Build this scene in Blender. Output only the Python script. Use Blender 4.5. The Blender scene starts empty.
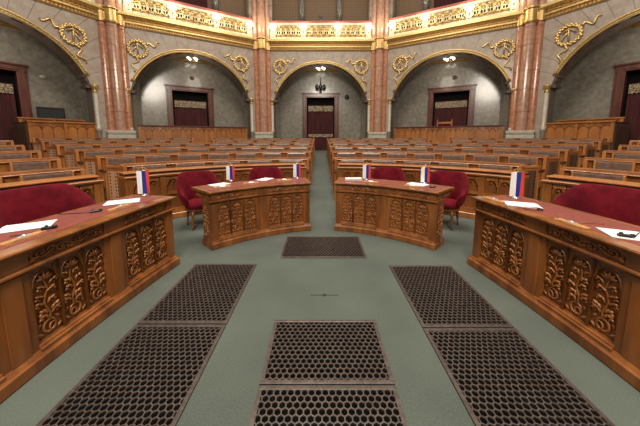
import bpy, bmesh, math, random
from math import sin, cos, pi, radians, sqrt, atan2, asin, acos
random.seed(7)
SC = bpy.context.scene
COL = SC.collection

# ------------------------------------------------------------------ mesh builder
class MB:
    def __init__(s): s.v=[]; s.f=[]; s.mi=[]
    def add(s, vs, fs, mi=0):
        o=len(s.v); s.v+=[tuple(p) for p in vs]
        for f in fs: s.f.append([i+o for i in f]); s.mi.append(mi)
    def sweep(s, prof, u0, u1, n=1, mi=0, cap=True):
        """closed profile [(v,w)] swept along u"""
        k=len(prof); vs=[]; fs=[]
        for i in range(n+1):
            u=u0+(u1-u0)*i/n
            vs+=[(u,a,b) for a,b in prof]
        for i in range(n):
            for j in range(k):
                j2=(j+1)%k
                fs.append((i*k+j,i*k+j2,(i+1)*k+j2,(i+1)*k+j))
        if cap: fs.append(tuple(range(k))); fs.append(tuple(range(n*k,n*k+k)))
        s.add(vs,fs,mi)
    def box(s,u0,u1,v0,v1,w0,w1,n=1,mi=0):
        s.sweep([(v0,w0),(v1,w0),(v1,w1),(v0,w1)],u0,u1,n,mi)
    def cbox(s,u0,u1,v0,v1,w0,w1,b=.006,n=1,mi=0):
        """box with chamfered long edges"""
        s.sweep([(v0+b,w0),(v1-b,w0),(v1,w0+b),(v1,w1-b),(v1-b,w1),(v0+b,w1),(v0,w1-b),(v0,w0+b)],u0,u1,n,mi)
    def slab(s, poly, v0, v1, mi=0):
        """polygon [(u,w)] extruded along v"""
        k=len(poly)
        vs=[(a,v0,b) for a,b in poly]+[(a,v1,b) for a,b in poly]
        fs=[tuple(range(k)),tuple(range(k,2*k))]+[(i,(i+1)%k,k+(i+1)%k,k+i) for i in range(k)]
        s.add(vs,fs,mi)
    def vprism(s, poly, w0, w1, mi=0, scale_top=1.0):
        """polygon [(u,v)] extruded along w"""
        k=len(poly); cu=sum(p[0] for p in poly)/k; cv=sum(p[1] for p in poly)/k
        vs=[(a,b,w0) for a,b in poly]+[(cu+(a-cu)*scale_top,cv+(b-cv)*scale_top,w1) for a,b in poly]
        fs=[tuple(range(k)),tuple(range(k,2*k))]+[(i,(i+1)%k,k+(i+1)%k,k+i) for i in range(k)]
        s.add(vs,fs,mi)
    def tube(s, pts, r, n=6, mi=0, closed=False):
        m=len(pts); vs=[]; fs=[]
        from mathutils import Vector as V
        P=[V(p) for p in pts]
        for i in range(m):
            if closed: d=P[(i+1)%m]-P[i-1]
            else: d=P[min(i+1,m-1)]-P[max(i-1,0)]
            if d.length<1e-9: d=V((0,0,1))
            d.normalize()
            a=V((0,1,0)) if abs(d.y)<.9 else V((1,0,0))
            x=d.cross(a).normalized(); y=d.cross(x)
            rr=r[i] if isinstance(r,(list,tuple)) else r
            for j in range(n):
                t=2*pi*j/n; vs.append(tuple(P[i]+x*cos(t)*rr+y*sin(t)*rr))
        for i in range(m if closed else m-1):
            i2=(i+1)%m
            for j in range(n):
                j2=(j+1)%n; fs.append((i*n+j,i*n+j2,i2*n+j2,i2*n+j))
        if not closed: fs.append(tuple(range(n))); fs.append(tuple(range((m-1)*n,m*n)))
        s.add(vs,fs,mi)
    def lathe(s, prof, c=(0,0,0), n=12, mi=0, sx=1, sy=1):
        vs=[];fs=[];k=len(prof)
        for r,z in prof:
            for j in range(n):
                t=2*pi*j/n; vs.append((c[0]+r*cos(t)*sx,c[1]+r*sin(t)*sy,c[2]+z))
        for i in range(k-1):
            for j in range(n):
                j2=(j+1)%n; fs.append((i*n+j,i*n+j2,(i+1)*n+j2,(i+1)*n+j))
        fs.append(tuple(range(n))); fs.append(tuple(range((k-1)*n,k*n)))
        s.add(vs,fs,mi)
    def ball(s, c, r, n=8, m=5, ang=0, mi=0):
        """ellipsoid, r=(ru,rv,rw); ang turns it in the u-w plane"""
        vs=[];fs=[];ca,sa=cos(ang),sin(ang)
        for i in range(1,m):
            ph=pi*i/m
            for j in range(n):
                t=2*pi*j/n
                a,b,d=r[0]*sin(ph)*cos(t), r[1]*sin(ph)*sin(t), r[2]*cos(ph)
                vs.append((c[0]+a*ca+d*sa, c[1]+b, c[2]-a*sa+d*ca))
        top=len(vs); vs.append((c[0]+r[2]*sa,c[1],c[2]+r[2]*ca)); vs.append((c[0]-r[2]*sa,c[1],c[2]-r[2]*ca))
        for i in range(m-2):
            for j in range(n):
                j2=(j+1)%n; fs.append((i*n+j,i*n+j2,(i+1)*n+j2,(i+1)*n+j))
        for j in range(n):
            j2=(j+1)%n; fs.append((top,j,j2)); fs.append((top+1,(m-2)*n+j,(m-2)*n+j2))
        s.add(vs,fs,mi)
    def merge(s, o, fn=None):
        k=len(s.v)
        s.v+=[fn(*p) if fn else p for p in o.v]
        s.f+=[[i+k for i in f] for f in o.f]; s.mi+=o.mi
    def build(s, name, mats, parent=None, fn=None, smooth=False, bevel=0, origin=None, subsurf=0):
        me=bpy.data.meshes.new(name)
        if origin is None: origin = ROOT.get(parent.name,(0,0,0)) if parent is not None else (0,0,0)
        vs=[fn(*p) if fn else p for p in s.v]
        vs=[(x-origin[0],y-origin[1],z-origin[2]) for x,y,z in vs]
        me.from_pydata(vs,[],s.f)
        if not isinstance(mats,(list,tuple)): mats=[mats]
        for m in mats: me.materials.append(m)
        for p,i in zip(me.polygons,s.mi): p.material_index=min(i,len(mats)-1); p.use_smooth=smooth
        bm=bmesh.new(); bm.from_mesh(me); bmesh.ops.recalc_face_normals(bm,faces=bm.faces); bm.to_mesh(me); bm.free()
        me.update()
        o=bpy.data.objects.new(name,me); COL.objects.link(o)
        if parent is not None:
            o.parent=parent; ROOT[o.name]=origin
        else:
            o.location=origin; ROOT[o.name]=origin
        if bevel:
            b=o.modifiers.new('bevel','BEVEL'); b.width=bevel; b.segments=2; b.limit_method='ANGLE'
        if subsurf:
            b=o.modifiers.new('subsurf','SUBSURF'); b.levels=subsurf; b.render_levels=subsurf
        return o
ROOT={}
def tag(o,label,cat,group=None):
    o['label']=label; o['category']=cat
    if group: o['group']=group
    return o
def thing(name,label,cat,loc=(0,0,0),rz=0,group=None,local=False):
    """Empty at the thing's base; local=True: children are written in its own frame"""
    o=bpy.data.objects.new(name,None); COL.objects.link(o)
    o.location=loc; o.rotation_euler=(0,0,rz); o.empty_display_size=.1
    ROOT[o.name]=(0,0,0) if local else tuple(loc)
    return tag(o,label,cat,group)
def struct(o): o['kind']='structure'; return o
def kids(o): return [c for c in ALLKIDS.get(o.name,[])]
ALLKIDS={}
def copy_tree(o,parent=None,**kw):
    c=o.copy(); COL.objects.link(c)
    if parent is not None: c.parent=parent
    for ch in [x for x in list(bpy.data.objects) if x.parent is o]: copy_tree(ch,c)
    return c
def put(o,loc,rz,label):
    o.location=loc; o.rotation_euler=(0,0,rz); o['label']=label; return o

# ------------------------------------------------------------------ materials
def mat(name, build):
    m=bpy.data.materials.new(name); m.use_nodes=True
    nt=m.node_tree; b=nt.nodes['Principled BSDF']; build(nt,b); return m
def N(nt,t,**kw):
    n=nt.nodes.new(t)
    for k,v in kw.items():
        if k in n.inputs: n.inputs[k].default_value=v
        else: setattr(n,k,v)
    return n
def ramp(nt,fac,stops):
    r=nt.nodes.new('ShaderNodeValToRGB'); e=r.color_ramp.elements
    while len(e)<len(stops): e.new(.5)
    for x,(p,c) in zip(e,stops): x.position=p; x.color=(*c,1)
    nt.links.new(fac,r.inputs[0]); return r.outputs[0]
def coords(nt,scale,kind='Object'):
    tc=nt.nodes.new('ShaderNodeTexCoord'); mp=nt.nodes.new('ShaderNodeMapping')
    mp.inputs['Scale'].default_value=scale; nt.links.new(tc.outputs[kind],mp.inputs[0]); return mp.outputs[0]
def bump(nt,b,h,strength=.3,dist=.01):
    n=nt.nodes.new('ShaderNodeBump'); n.inputs['Strength'].default_value=strength; n.inputs['Distance'].default_value=dist
    nt.links.new(h,n.inputs['Height']); nt.links.new(n.outputs[0],b.inputs['Normal'])
def noisy(c0,c1,scale=(8,8,8),rough=.5,detail=4,metal=0,bmp=0,lo=.35,hi=.65,coat=0,sheen=0,spec=.5,dist=.01):
    def f(nt,b):
        t=N(nt,'ShaderNodeTexNoise',Scale=1.0,Detail=detail,Roughness=.6)
        nt.links.new(coords(nt,scale),t.inputs['Vector'])
        nt.links.new(ramp(nt,t.outputs[0],[(lo,c0),(hi,c1)]),b.inputs['Base Color'])
        b.inputs['Roughness'].default_value=rough; b.inputs['Metallic'].default_value=metal
        b.inputs['Coat Weight'].default_value=coat; b.inputs['Sheen Weight'].default_value=sheen
        b.inputs['Specular IOR Level'].default_value=spec
        b.inputs['Coat Roughness'].default_value=.15
        if sheen: b.inputs['Sheen Tint'].default_value=(1,.12,.16,1)
        if bmp: bump(nt,b,t.outputs[0],bmp,dist)
    return f
def plain(c,rough=.5,metal=0,emit=None,es=0,coat=0):
    def f(nt,b):
        b.inputs['Base Color'].default_value=(*c,1); b.inputs['Roughness'].default_value=rough; b.inputs['Metallic'].default_value=metal
        b.inputs['Coat Weight'].default_value=coat
        if emit: b.inputs['Emission Color'].default_value=(*emit,1); b.inputs['Emission Strength'].default_value=es
    return f
def lattice(base,hole,scale):
    def f(nt,b):
        v=coords(nt,(scale,scale,scale))
        t=N(nt,'ShaderNodeTexVoronoi',Scale=1.0,Randomness=.12); nt.links.new(v,t.inputs['Vector'])
        nt.links.new(ramp(nt,t.outputs['Distance'],[(.30,hole),(.38,base)]),b.inputs['Base Color']); b.inputs['Roughness'].default_value=.55
    return f
def stone(c0,c1,vein,scale=.9,rough=.3,coat=0.2):
    def f(nt,b):
        v=coords(nt,(scale,scale,scale))
        n=N(nt,'ShaderNodeTexNoise',Scale=3.0,Detail=8,Roughness=.65); nt.links.new(v,n.inputs['Vector'])
        col=ramp(nt,n.outputs[0],[(.3,c0),(.52,c1),(.72,vein)])
        nt.links.new(col,b.inputs['Base Color'])
        b.inputs['Roughness'].default_value=rough; b.inputs['Coat Weight'].default_value=coat; b.inputs['Coat Roughness'].default_value=.12
    return f
def wallpaper(nt,b):
    v=coords(nt,(3.2,3.2,3.2))
    t=N(nt,'ShaderNodeTexVoronoi',Scale=1.6,Randomness=0.0); nt.links.new(v,t.inputs['Vector'])
    nt.links.new(ramp(nt,t.outputs['Distance'],[(.18,(.30,.19,.10)),(.32,(.20,.125,.065)),(.5,(.26,.165,.09))]),b.inputs['Base Color'])
    b.inputs['Roughness'].default_value=.6
def carpetf(nt,b):
    t=N(nt,'ShaderNodeTexNoise',Scale=1.0,Detail=6,Roughness=.75); nt.links.new(coords(nt,(110,110,110)),t.inputs['Vector'])
    t2=N(nt,'ShaderNodeTexNoise',Scale=1.0,Detail=3); nt.links.new(coords(nt,(1.3,1.3,1.3)),t2.inputs['Vector'])
    mx=nt.nodes.new('ShaderNodeMix'); mx.data_type='FLOAT'; mx.inputs[0].default_value=.35
    nt.links.new(t.outputs[0],mx.inputs[2]); nt.links.new(t2.outputs[0],mx.inputs[3])
    nt.links.new(ramp(nt,mx.outputs[0],[(.34,(.048,.060,.051)),(.66,(.116,.137,.117))]),b.inputs['Base Color'])
    b.inputs['Roughness'].default_value=.95; b.inputs['Sheen Weight'].default_value=.15
    b.inputs['Specular IOR Level'].default_value=.2
    bump(nt,b,t.outputs[0],.35,.006)

M={}
M['carpet']=mat('carpet_grey_green',carpetf)
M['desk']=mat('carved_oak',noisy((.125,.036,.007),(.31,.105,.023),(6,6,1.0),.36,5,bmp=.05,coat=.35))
M['shaded_panel']=mat('shaded_oak_ground',noisy((.13,.038,.008),(.26,.085,.019),(7,7,1.2),.42,5,coat=.2))  # same oak darkened: the shade of the barrier recesses is in the colour
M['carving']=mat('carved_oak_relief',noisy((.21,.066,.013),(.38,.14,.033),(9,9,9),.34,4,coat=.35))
M['bench']=mat('bench_oak',noisy((.17,.052,.010),(.38,.135,.030),(4,4,1.1),.36,5,coat=.3))
M['lid']=mat('polished_lid',noisy((.22,.085,.03),(.36,.15,.055),(3,3,3),.22,4,coat=.6))
M['rail_oak']=mat('barrier_oak',noisy((.32,.105,.024),(.48,.18,.045),(3,3,.8),.4,5,coat=.2))
M['dark_oak']=mat('slatted_dark_oak',noisy((.055,.022,.009),(.12,.045,.016),(14,14,.6),.5,4))
M['leather']=mat('brown_leather',noisy((.125,.070,.048),(.20,.118,.086),(14,14,14),.36,5,bmp=.1,coat=.3))
M['redleather']=mat('red_desk_leather',noisy((.19,.042,.032),(.25,.060,.046),(25,25,25),.5,4,bmp=.05))
M['velvet']=mat('crimson_velvet',noisy((.066,.0015,.006),(.145,.005,.013),(6,6,6),.8,4,sheen=.22,spec=.12))
M['chair_leg']=mat('chair_oak',noisy((.10,.032,.009),(.19,.065,.018),(12,12,2),.4,4))
M['grille']=mat('bronze_grille',noisy((.068,.050,.044),(.115,.088,.077),(30,30,30),.42,3,metal=.35))
M['pit']=mat('painted_dark_gap',noisy((.003,.003,.003),(.005,.005,.005),rough=1,spec=0))
M['black']=mat('black_plastic',plain((.012,.012,.013),.4))
M['paper']=mat('white_paper',plain((.82,.82,.82),.6))
M['brass']=mat('brass',noisy((.62,.42,.16),(.78,.56,.26),(30,30,30),.28,3,metal=.9))
M['silver']=mat('silver_plate',plain((.72,.70,.64),.3,.7))
M['tray']=mat('light_oak_tray',noisy((.40,.20,.075),(.55,.30,.12),(20,20,20),.4,3))
M['white_cloth']=mat('flag_white',plain((.80,.80,.80),.7))
M['blue_cloth']=mat('flag_blue',plain((.008,.02,.24),.7))
M['red_cloth']=mat('flag_red',plain((.62,.05,.035),.7))
M['gold']=mat('gilding',noisy((.60,.39,.14),(.82,.60,.28),(14,14,14),.34,4,metal=.75,bmp=.15))
M['gold_dark']=mat('gilding_antique',noisy((.24,.12,.03),(.48,.28,.08),(9,9,30),.4,4,metal=.6))
M['ashlar']=mat('grey_ashlar',stone((.33,.265,.22),(.42,.345,.29),(.50,.43,.37),1.2,.28,.35))
M['joint']=mat('ashlar_joint',plain((.17,.125,.10),.8))
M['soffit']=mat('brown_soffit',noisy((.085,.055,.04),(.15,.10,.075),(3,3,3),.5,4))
M['niche']=mat('grey_marble',stone((.19,.168,.135),(.27,.243,.20),(.36,.33,.275),1.6,.22,.4))
M['redmarble']=mat('red_marble',stone((.34,.13,.065),(.48,.205,.11),(.60,.34,.22),2.2,.25,.4))
M['pinkmarble']=mat('pink_marble',stone((.38,.19,.125),(.48,.265,.18),(.58,.38,.29),1.8,.25,.4))
M['palestone']=mat('pale_limestone',stone((.40,.35,.28),(.52,.47,.39),(.60,.55,.47),2.5,.4,.2))
M['doorwood']=mat('mahogany_frame',noisy((.085,.022,.014),(.16,.045,.028),(6,6,1),.35,4,coat=.4))
M['curtain']=mat('maroon_curtain',noisy((.035,.006,.007),(.075,.013,.013),(6,6,1),.8,3,sheen=.4))
M['void']=mat('painted_darkness',plain((.006,.004,.004),.9))
M['lace']=mat('gold_lace',noisy((.05,.02,.012),(.55,.43,.27),(22,22,22),.6,3,lo=.42,hi=.58))
M['cream']=mat('cream_plaster',noisy((.62,.52,.33),(.78,.70,.52),(5,5,5),.45,4,coat=.2))
M['pinkrail']=mat('rose_velvet_rail',plain((.42,.11,.10),.7))
M['wallpaper']=mat('gilt_wallpaper',wallpaper)
M['darkcol']=mat('dark_grey_marble',stone((.10,.10,.095),(.17,.17,.16),(.35,.34,.32),4,.25,.4))
M['glass']=mat('dark_glass',plain((.03,.035,.035),.12,0,coat=.5))
M['bulb']=mat('lit_globe',plain((1,.95,.85),.4,0,(1,.93,.80),9))
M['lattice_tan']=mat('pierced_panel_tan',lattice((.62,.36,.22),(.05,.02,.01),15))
M['lattice_shaded']=mat('pierced_panel_shaded',lattice((.13,.065,.04),(.015,.007,.004),15))  # shaded copy of the tan panel: right-hand shadow put into the colour
M['darkred']=mat('dark_red_ledge',plain((.10,.02,.02),.5))

# ------------------------------------------------------------------ floor
E_X=1.08; C_Y=1.95
def floor_r(R): return min(.60,max(0.0,(R-4.05)*.0775))
def floor_xy(x,y): return floor_r(sqrt((x/E_X)**2+(y-C_Y)**2))
mb=MB(); rings=[0,.7,1.4,2.1,2.8,3.4,4.05,5,6,7,8,9,10,11,12,13,14,15,16,17,18.5,20]; na=72
for R in rings:
    for j in range(na):
        a=2*pi*j/na; mb.v.append((E_X*R*sin(a),C_Y+R*cos(a),floor_r(R)))
for i in range(len(rings)-1):
    for j in range(na):
        j2=(j+1)%na
        f=[i*na+j,i*na+j2,(i+1)*na+j2,(i+1)*na+j]
        if i==0: f=[f[0],f[2],f[3]]
        mb.f.append(f); mb.mi.append(0)
struct(mb.build('floor',M['carpet']))

# ------------------------------------------------------------------ desks
def arcmap(C,R,th0,s):
    def fn(u,v,w):
        t=th0+u/R
        return (s*(C[0]+(R+v)*sin(t)), C[1]+(R+v)*cos(t), w)
    return fn
def arch_top(uc,hw,ws,rise,n=10):
    """pointed-ish arch curve points from left to right"""
    return [(uc+hw*x, ws+rise*(1-abs(x)**2.2)**.62) for x in [-1+2*i/n for i in range(n+1)]]
def spandrel(mb,uc,hw,ws,rise,wt,v0,v1,n=10,mi=0):
    pts=arch_top(uc,hw,ws,rise,n)
    for a,b in zip(pts[:-1],pts[1:]):
        mb.slab([a,b,(b[0],wt),(a[0],wt)],v0,v1,mi)
def foliage(mb,uc,w0,w1,hw,v,seed=0):
    """acanthus vine carving standing proud of a panel ground (towards -v)"""
    rnd=random.Random(seed); H=w1-w0; vv=v-.005; q=hw/.085; sgn=1 if seed%2 else -1
    mb.tube([(uc+.46*hw*cos(t),vv,w0+.13*H+.095*H*sin(t)) for t in [2*pi*i/14 for i in range(14)]],.0085,6,closed=True)
    mb.tube([(uc+.46*hw*cos(t)*.5+sgn*.2*hw,vv-.004,w0+.10*H+.06*H*sin(t)) for t in [2*pi*i/10 for i in range(10)]],.006,5,closed=True)
    for a in (-1,1):
        mb.ball((uc+a*.72*hw,vv,w0+.05*H),(.012,.009,.022),7,5,a*.9); mb.ball((uc+a*.70*hw,vv,w0+.20*H),(.010,.008,.019),7,5,-a*.6)
    stem=[(uc+sgn*.16*hw*sin(i*1.0),vv,w0+.2*H+.68*H*i/10) for i in range(11)]
    mb.tube(stem,[.0095-.0005*i for i in range(11)],6)
    for k,fr in enumerate((.27,.40,.53,.66,.78)):
        for sd in (-1,1):
            A=lambda x: x+rnd.uniform(-.35,.35)
            b=stem[int((fr-.2)/.68*10)]; jit=rnd.uniform(-.02,.02)*H; zz=b[2]+jit+(.03*H if sd==sgn else 0)
            sc=q*(1.0-.07*k)
            mb.ball((b[0]+sd*.30*hw,vv-.004,zz+.035*H),(.0105*sc,.009,.026*sc),7,5,A(sd*.65))
            mb.ball((b[0]+sd*.58*hw,vv-.006,zz+.060*H),(.0125*sc,.011,.019*sc),7,5,A(sd*1.2))
            mb.ball((b[0]+sd*.70*hw,vv-.005,zz+.022*H),(.0105*sc,.010,.015*sc),7,5,A(sd*2.3))
            mb.ball((b[0]+sd*.52*hw,vv-.003,zz-.005*H),(.007*sc,.007,.012*sc),6,4,-sd*.9)
    top=w0+.90*H
    for a in (-1.25,-.65,0,.65,1.25):
        mb.ball((uc+.34*hw*sin(a),vv-.005,top-.02*H+.055*H*cos(a)),(.0105*q,.010,.026*q),7,5,a)
def scroll(mb,u0,u1,wc,amp,v):
    n=max(2,int((u1-u0)/.115)); p=(u1-u0)/n
    m=n*8
    mb.tube([(u0+(u1-u0)*i/m,v-.004,wc+amp*.55*sin(pi*i/8)) for i in range(m+1)],.0075,5)
    for k in range(n):
        c=u0+p*(k+.5); sg=1 if k%2==0 else -1
        pts=[]
        for i in range(11):
            t=i/10*7.5; r=amp*.85*(1-i/12.5)
            pts.append((c+r*sin(t)*1.1,v-.006,wc-sg*.0+sg*(-.15*amp)+sg*r*cos(t)*.85))
        mb.tube(pts,.0068,5)
        mb.ball((c+p*.42,v-.005,wc+sg*amp*.55),(.012,.009,.022),6,4,1.1*sg)
        mb.ball((c-p*.35,v-.005,wc-sg*amp*.45),(.010,.008,.018),6,4,.7*sg)
        mb.ball((c,v-.008,wc-sg*.15*amp),(.010,.008,.010),6,4)
def curved_desk(label,C,R,th0,L,H,s,groups,root_xy,end_foliage=True):
    fn=arcmap(C,R,th0,s)
    k=H/.82; g=lambda w:w*k
    t=thing('carved_desk',label,'desk',(root_xy[0],root_xy[1],0))
    n=max(8,int(L/.09))
    D=.25
    # plinth and mouldings
    m=MB(); m.cbox(-.03,L+.03,-.045,D+.03,0,g(.085),.008,n); m.sweep([(-.03,g(.085)),(D+.02,g(.085)),(D+.01,g(.115)),(-.012,g(.115))],-.015,L+.015,n)
    m.build('plinth',M['desk'],t,fn)
    # body core
    m=MB(); m.box(0.01,L-.01,.020,D,g(.10),g(.675),n); m.build('body',M['desk'],t,fn)
    # posts & panels
    endw=.085; gw=(L-2*endw-.2*(groups-1))/groups
    posts=[(0,endw)]; spans=[]
    u=endw
    for i in range(groups):
        spans.append((u,u+gw)); u+=gw
        if i<groups-1: posts.append((u,u+.2)); u+=.2
    posts.append((L-endw,L))
    for a,b in posts:
        m=MB(); m.cbox(a,b,-.004,.06,g(.10),g(.655),.006,max(1,int((b-a)/.06)))
        if b-a>.15:
            m.cbox((a+b)/2-.052,(a+b)/2+.052,-.014,.0,g(.10),g(.655),.005,2)
        m.build('post',M['desk'],t,fn)
    seed=int(abs(C[0]*100)+L*10)
    for a,b in spans:
        pw=(b-a)/3
        m=MB()
        m.sweep([(-.025,g(.10)),(.04,g(.10)),(.04,g(.155)),(.015,g(.155)),(.008,g(.14)),(-.008,g(.135)),(-.012,g(.122)),(-.025,g(.118))],a,b,6)
        m.build('sill_moulding',M['desk'],t,fn)
        for q in range(3):
            uc=a+pw*(q+.5); hw=pw/2-.006
            m=MB()
            for e in (a+pw*q,a+pw*(q+1)):
                m.cbox(e-.007,e+.007,-.002,.04,g(.15),g(.655),.004)
            spandrel(m,uc,hw,g(.525),g(.10),g(.655),.004,.04,12)
            m.tube([(x,.002,z) for x,z in arch_top(uc,hw-.003,g(.525),g(.10),12)],.005,5)
            for sg in (-1,1):
                m.ball((uc+sg*hw*.80,.002,g(.622)),(.012,.007,.026),6,4,sg*.75)
            p=m.build('arched_panel',M['desk'],t,fn)
            m=MB(); seed+=1; foliage(m,uc,g(.165),g(.605),hw,.020,seed)
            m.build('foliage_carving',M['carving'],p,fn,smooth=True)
    # moulding, frieze
    m=MB(); m.sweep([(.02,g(.650)),(D,g(.650)),(D,g(.690)),(-.020,g(.690)),(-.030,g(.680)),(-.030,g(.668)),(-.012,g(.660))],-.02,L+.02,n)
    m.build('frieze_moulding',M['desk'],t,fn)
    m=MB(); m.box(0,L,-.002,.50,g(.690),g(.785),n)
    for a,b in posts: m.cbox(a,b,-.016,.0,g(.69),g(.785),.004,2)
    fr=m.build('frieze',M['desk'],t,fn)
    for a,b in spans:
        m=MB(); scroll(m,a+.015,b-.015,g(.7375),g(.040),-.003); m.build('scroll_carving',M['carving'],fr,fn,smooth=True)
    # ends
    for sd,(ua,ub) in enumerate(((-.012,.012),(L-.012,L+.012))):
        m=MB(); m.box(ua,ub,.0,D,g(.10),g(.655))
        e=m.build('end_panel',M['desk'],t,fn)
        m=MB()
        out=-1 if sd==0 else 1
        base=0 if sd==0 else L
        mm=MB(); foliage(mm,D/2,g(.15),g(.60),.09,0,seed+sd)
        m.merge(mm,lambda u,v,w:(base+out*(.012-v*.9),u,w))
        mm=MB(); scroll(mm,.03,.47,g(.7375),g(.034),0)
        m.merge(mm,lambda u,v,w:(base+out*(.002-v*.9),u,w))
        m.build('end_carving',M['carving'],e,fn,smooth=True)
    # top
    m=MB(); m.sweep([(-.03,g(.785)),(.54,g(.785)),(.555,g(.80)),(.55,H),(-.045,H),(-.052,H-.010),(-.05,g(.800)),(-.04,g(.795))],-.035,L+.035,n)
    tp=m.build('top',M['desk'],t,fn)
    m=MB(); m.box(.03,L-.03,.075,.50,H-.002,H+.002,n); m.build('leather_inlay',M['redleather'],t,fn)
    return t,fn
CC=(-.356,1.60); CR=2.6; CT=radians(13.1); CL=1.538
SCn=(-8.04,1.30); SR=10.0; ST=radians(80.6); SL=2.22
fnC={}; fnS={}
HC=.82; HS=.855
_,fnC[1]=curved_desk('curved carved oak desk just right of the centre aisle, white paper roll on its top',CC,CR,CT,CL,HC,1,2,(.9,3.9))
_,fnC[-1]=curved_desk('curved carved oak desk left of the centre aisle, two flags and two papers on it',CC,CR,CT,CL,HC,-1,2,(-.9,3.9))
_,fnS[1]=curved_desk('long near carved oak desk along the right edge, pencil on its red top',SCn,SR,ST,SL,HS,1,3,(1.95,2.0))
_,fnS[-1]=curved_desk('long near carved oak desk along the left edge of the floor',SCn,SR,ST,SL,HS,-1,3,(-1.95,2.0))

# ------------------------------------------------------------------ desk items
def flat_paper(name,label,cat,x,y,z,rz,w,h,th=.0025,group=None,material='paper'):
    m=MB(); m.box(-w/2,w/2,-h/2,h/2,0,th)
    # a second sheet fanned slightly beneath
    c,s_=cos(.06),sin(.06)
    o=m.build(name,M[material],None,None)
    o.location=(x,y,z); o.rotation_euler=(0,0,rz); return tag(o,label,cat,group)
ZS=HS+.002; ZC=HC+.002
def paper_stack(label,x,y,z,rz,w=.21,h=.297,fold=False):
    t=thing('paper_sheets',label,'papers',(x,y,z),rz,None,True)
    m=MB(); m.box(-w/2,w/2,-h/2,h/2,0,.002); m.build('lower_sheet',M['paper'],t)
    m=MB(); mm=MB(); mm.box(-w/2,w/2,-h/2,h/2,.0021,.0042)
    m.merge(mm,lambda a,b,c_:(a*cos(.09)-b*sin(.09)+.012,a*sin(.09)+b*cos(.09)+.008,c_)); m.build('upper_sheet',M['paper'],t)
    return t
paper_stack('white paper sheets beside the flag at the far end of the left near desk',-2.21,2.70,ZS,radians(-62))
paper_stack('white paper sheets at the left picture edge in front of the big red chair',-2.36,1.92,ZS,radians(-60))
paper_stack('white paper sheets under the flag at the far end of the right near desk',2.07,2.57,ZS,radians(62),.20,.29)
paper_stack('white paper sheet with a black microphone clip lying on it on the right near desk',2.19,1.72,ZS,radians(60))
paper_stack('white paper sheet on the outer half of the desk left of the aisle',-1.64,3.92,ZC,radians(-40),.20,.28)
paper_stack('white paper sheet on the half nearer the aisle of the desk left of the aisle',-1.03,4.42,ZC,radians(-25),.20,.28)
paper_stack('white paper sheet beside the outer flag on the desk right of the aisle',1.50,3.93,ZC,radians(40),.20,.28)
m=MB(); m.tube([(-.14,0,.026),(.14,0,.026)],.026,12); m.box(-.14,.16,-.02,.03,0,.003)
o=m.build('paper_roll',M['paper'],None,None,smooth=False); o.location=(.53,4.30,ZC); o.rotation_euler=(0,0,radians(4)); tag(o,'white paper roll lying at the aisle end of the right centre desk','paper roll')

def desk_flag(label,x,y,z,rz):
    t=thing('table_flag',label,'flag',(x,y,z),rz,'small table flags on the four front desks',True)
    m=MB(); m.lathe([(.035,0),(.037,.006),(.03,.012),(.012,.018),(.006,.03)],(0,.012,0),14); m.build('stand_base',M['silver'],t,smooth=True)
    m=MB(); m.tube([(0,.012,.02),(0,.012,.30)],.004,8); m.ball((0,.012,.307),(.008,.008,.012),8,6); m.build('pole',M['brass'],t,smooth=True)
    m=MB(); m.tube([(-.075,0,.265),(.075,0,.265)],.0035,6); m.build('crossbar',M['brass'],t,smooth=True)
    m=MB(); m.tube([(-.07,0,.266),(-.035,.004,.285),(0,.01,.302)],.0028,5); m.tube([(.07,0,.266),(.035,.004,.285),(0,.01,.302)],.0028,5); m.build('cord',M['tray'],t,smooth=True)
    m=MB(); nu=12; nw=8
    for sd in (-.0012,.0012):
        pass
    g=lambda i,j,d:(-.068+.136*i/nu, d+.006*sin(i*.9+j*.35)*(1-.6*j/nw), .022+.244*j/nw)
    for i in range(nu):
        for j in range(nw):
            mi=0 if i<5 else (1 if i<8.5 else 2)
            q=[g(i,j,-.001),g(i+1,j,-.001),g(i+1,j+1,-.001),g(i,j+1,-.001)]
            b=[g(i,j,.001),g(i+1,j,.001),g(i+1,j+1,.001),g(i,j+1,.001)]
            m.add(q+b,[(0,1,2,3),(7,6,5,4),(0,1,5,4),(2,3,7,6),(1,2,6,5),(3,0,4,7)],mi)
    m.build('flag_cloth',[M['white_cloth'],M['blue_cloth'],M['red_cloth']],t)
    return t
F=desk_flag('white, blue and red flag at the far end of the left near desk',-2.165,2.98,ZS,radians(12))
F.scale=(.98,1.1,1.16)
for (x,y,z,r,lb) in ((2.21,2.84,ZS,-14,'white, blue and red flag at the far end of the right near desk'),
    (-1.56,4.22,ZC,3,'white, blue and red flag on the outer half of the desk left of the aisle'),
    (-.46,4.52,ZC,2,'white, blue and red flag at the aisle end of the desk left of the aisle'),
    (.77,4.36,ZC,-4,'white, blue and red flag beside the paper roll on the right centre desk'),
    (1.64,3.99,ZC,-3,'white, blue and red flag at the outer end of the right centre desk')):
    c=put(copy_tree(F),(x,y,z),radians(r),lb)
    if z==ZC: c.scale=(1,1,1)

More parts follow.
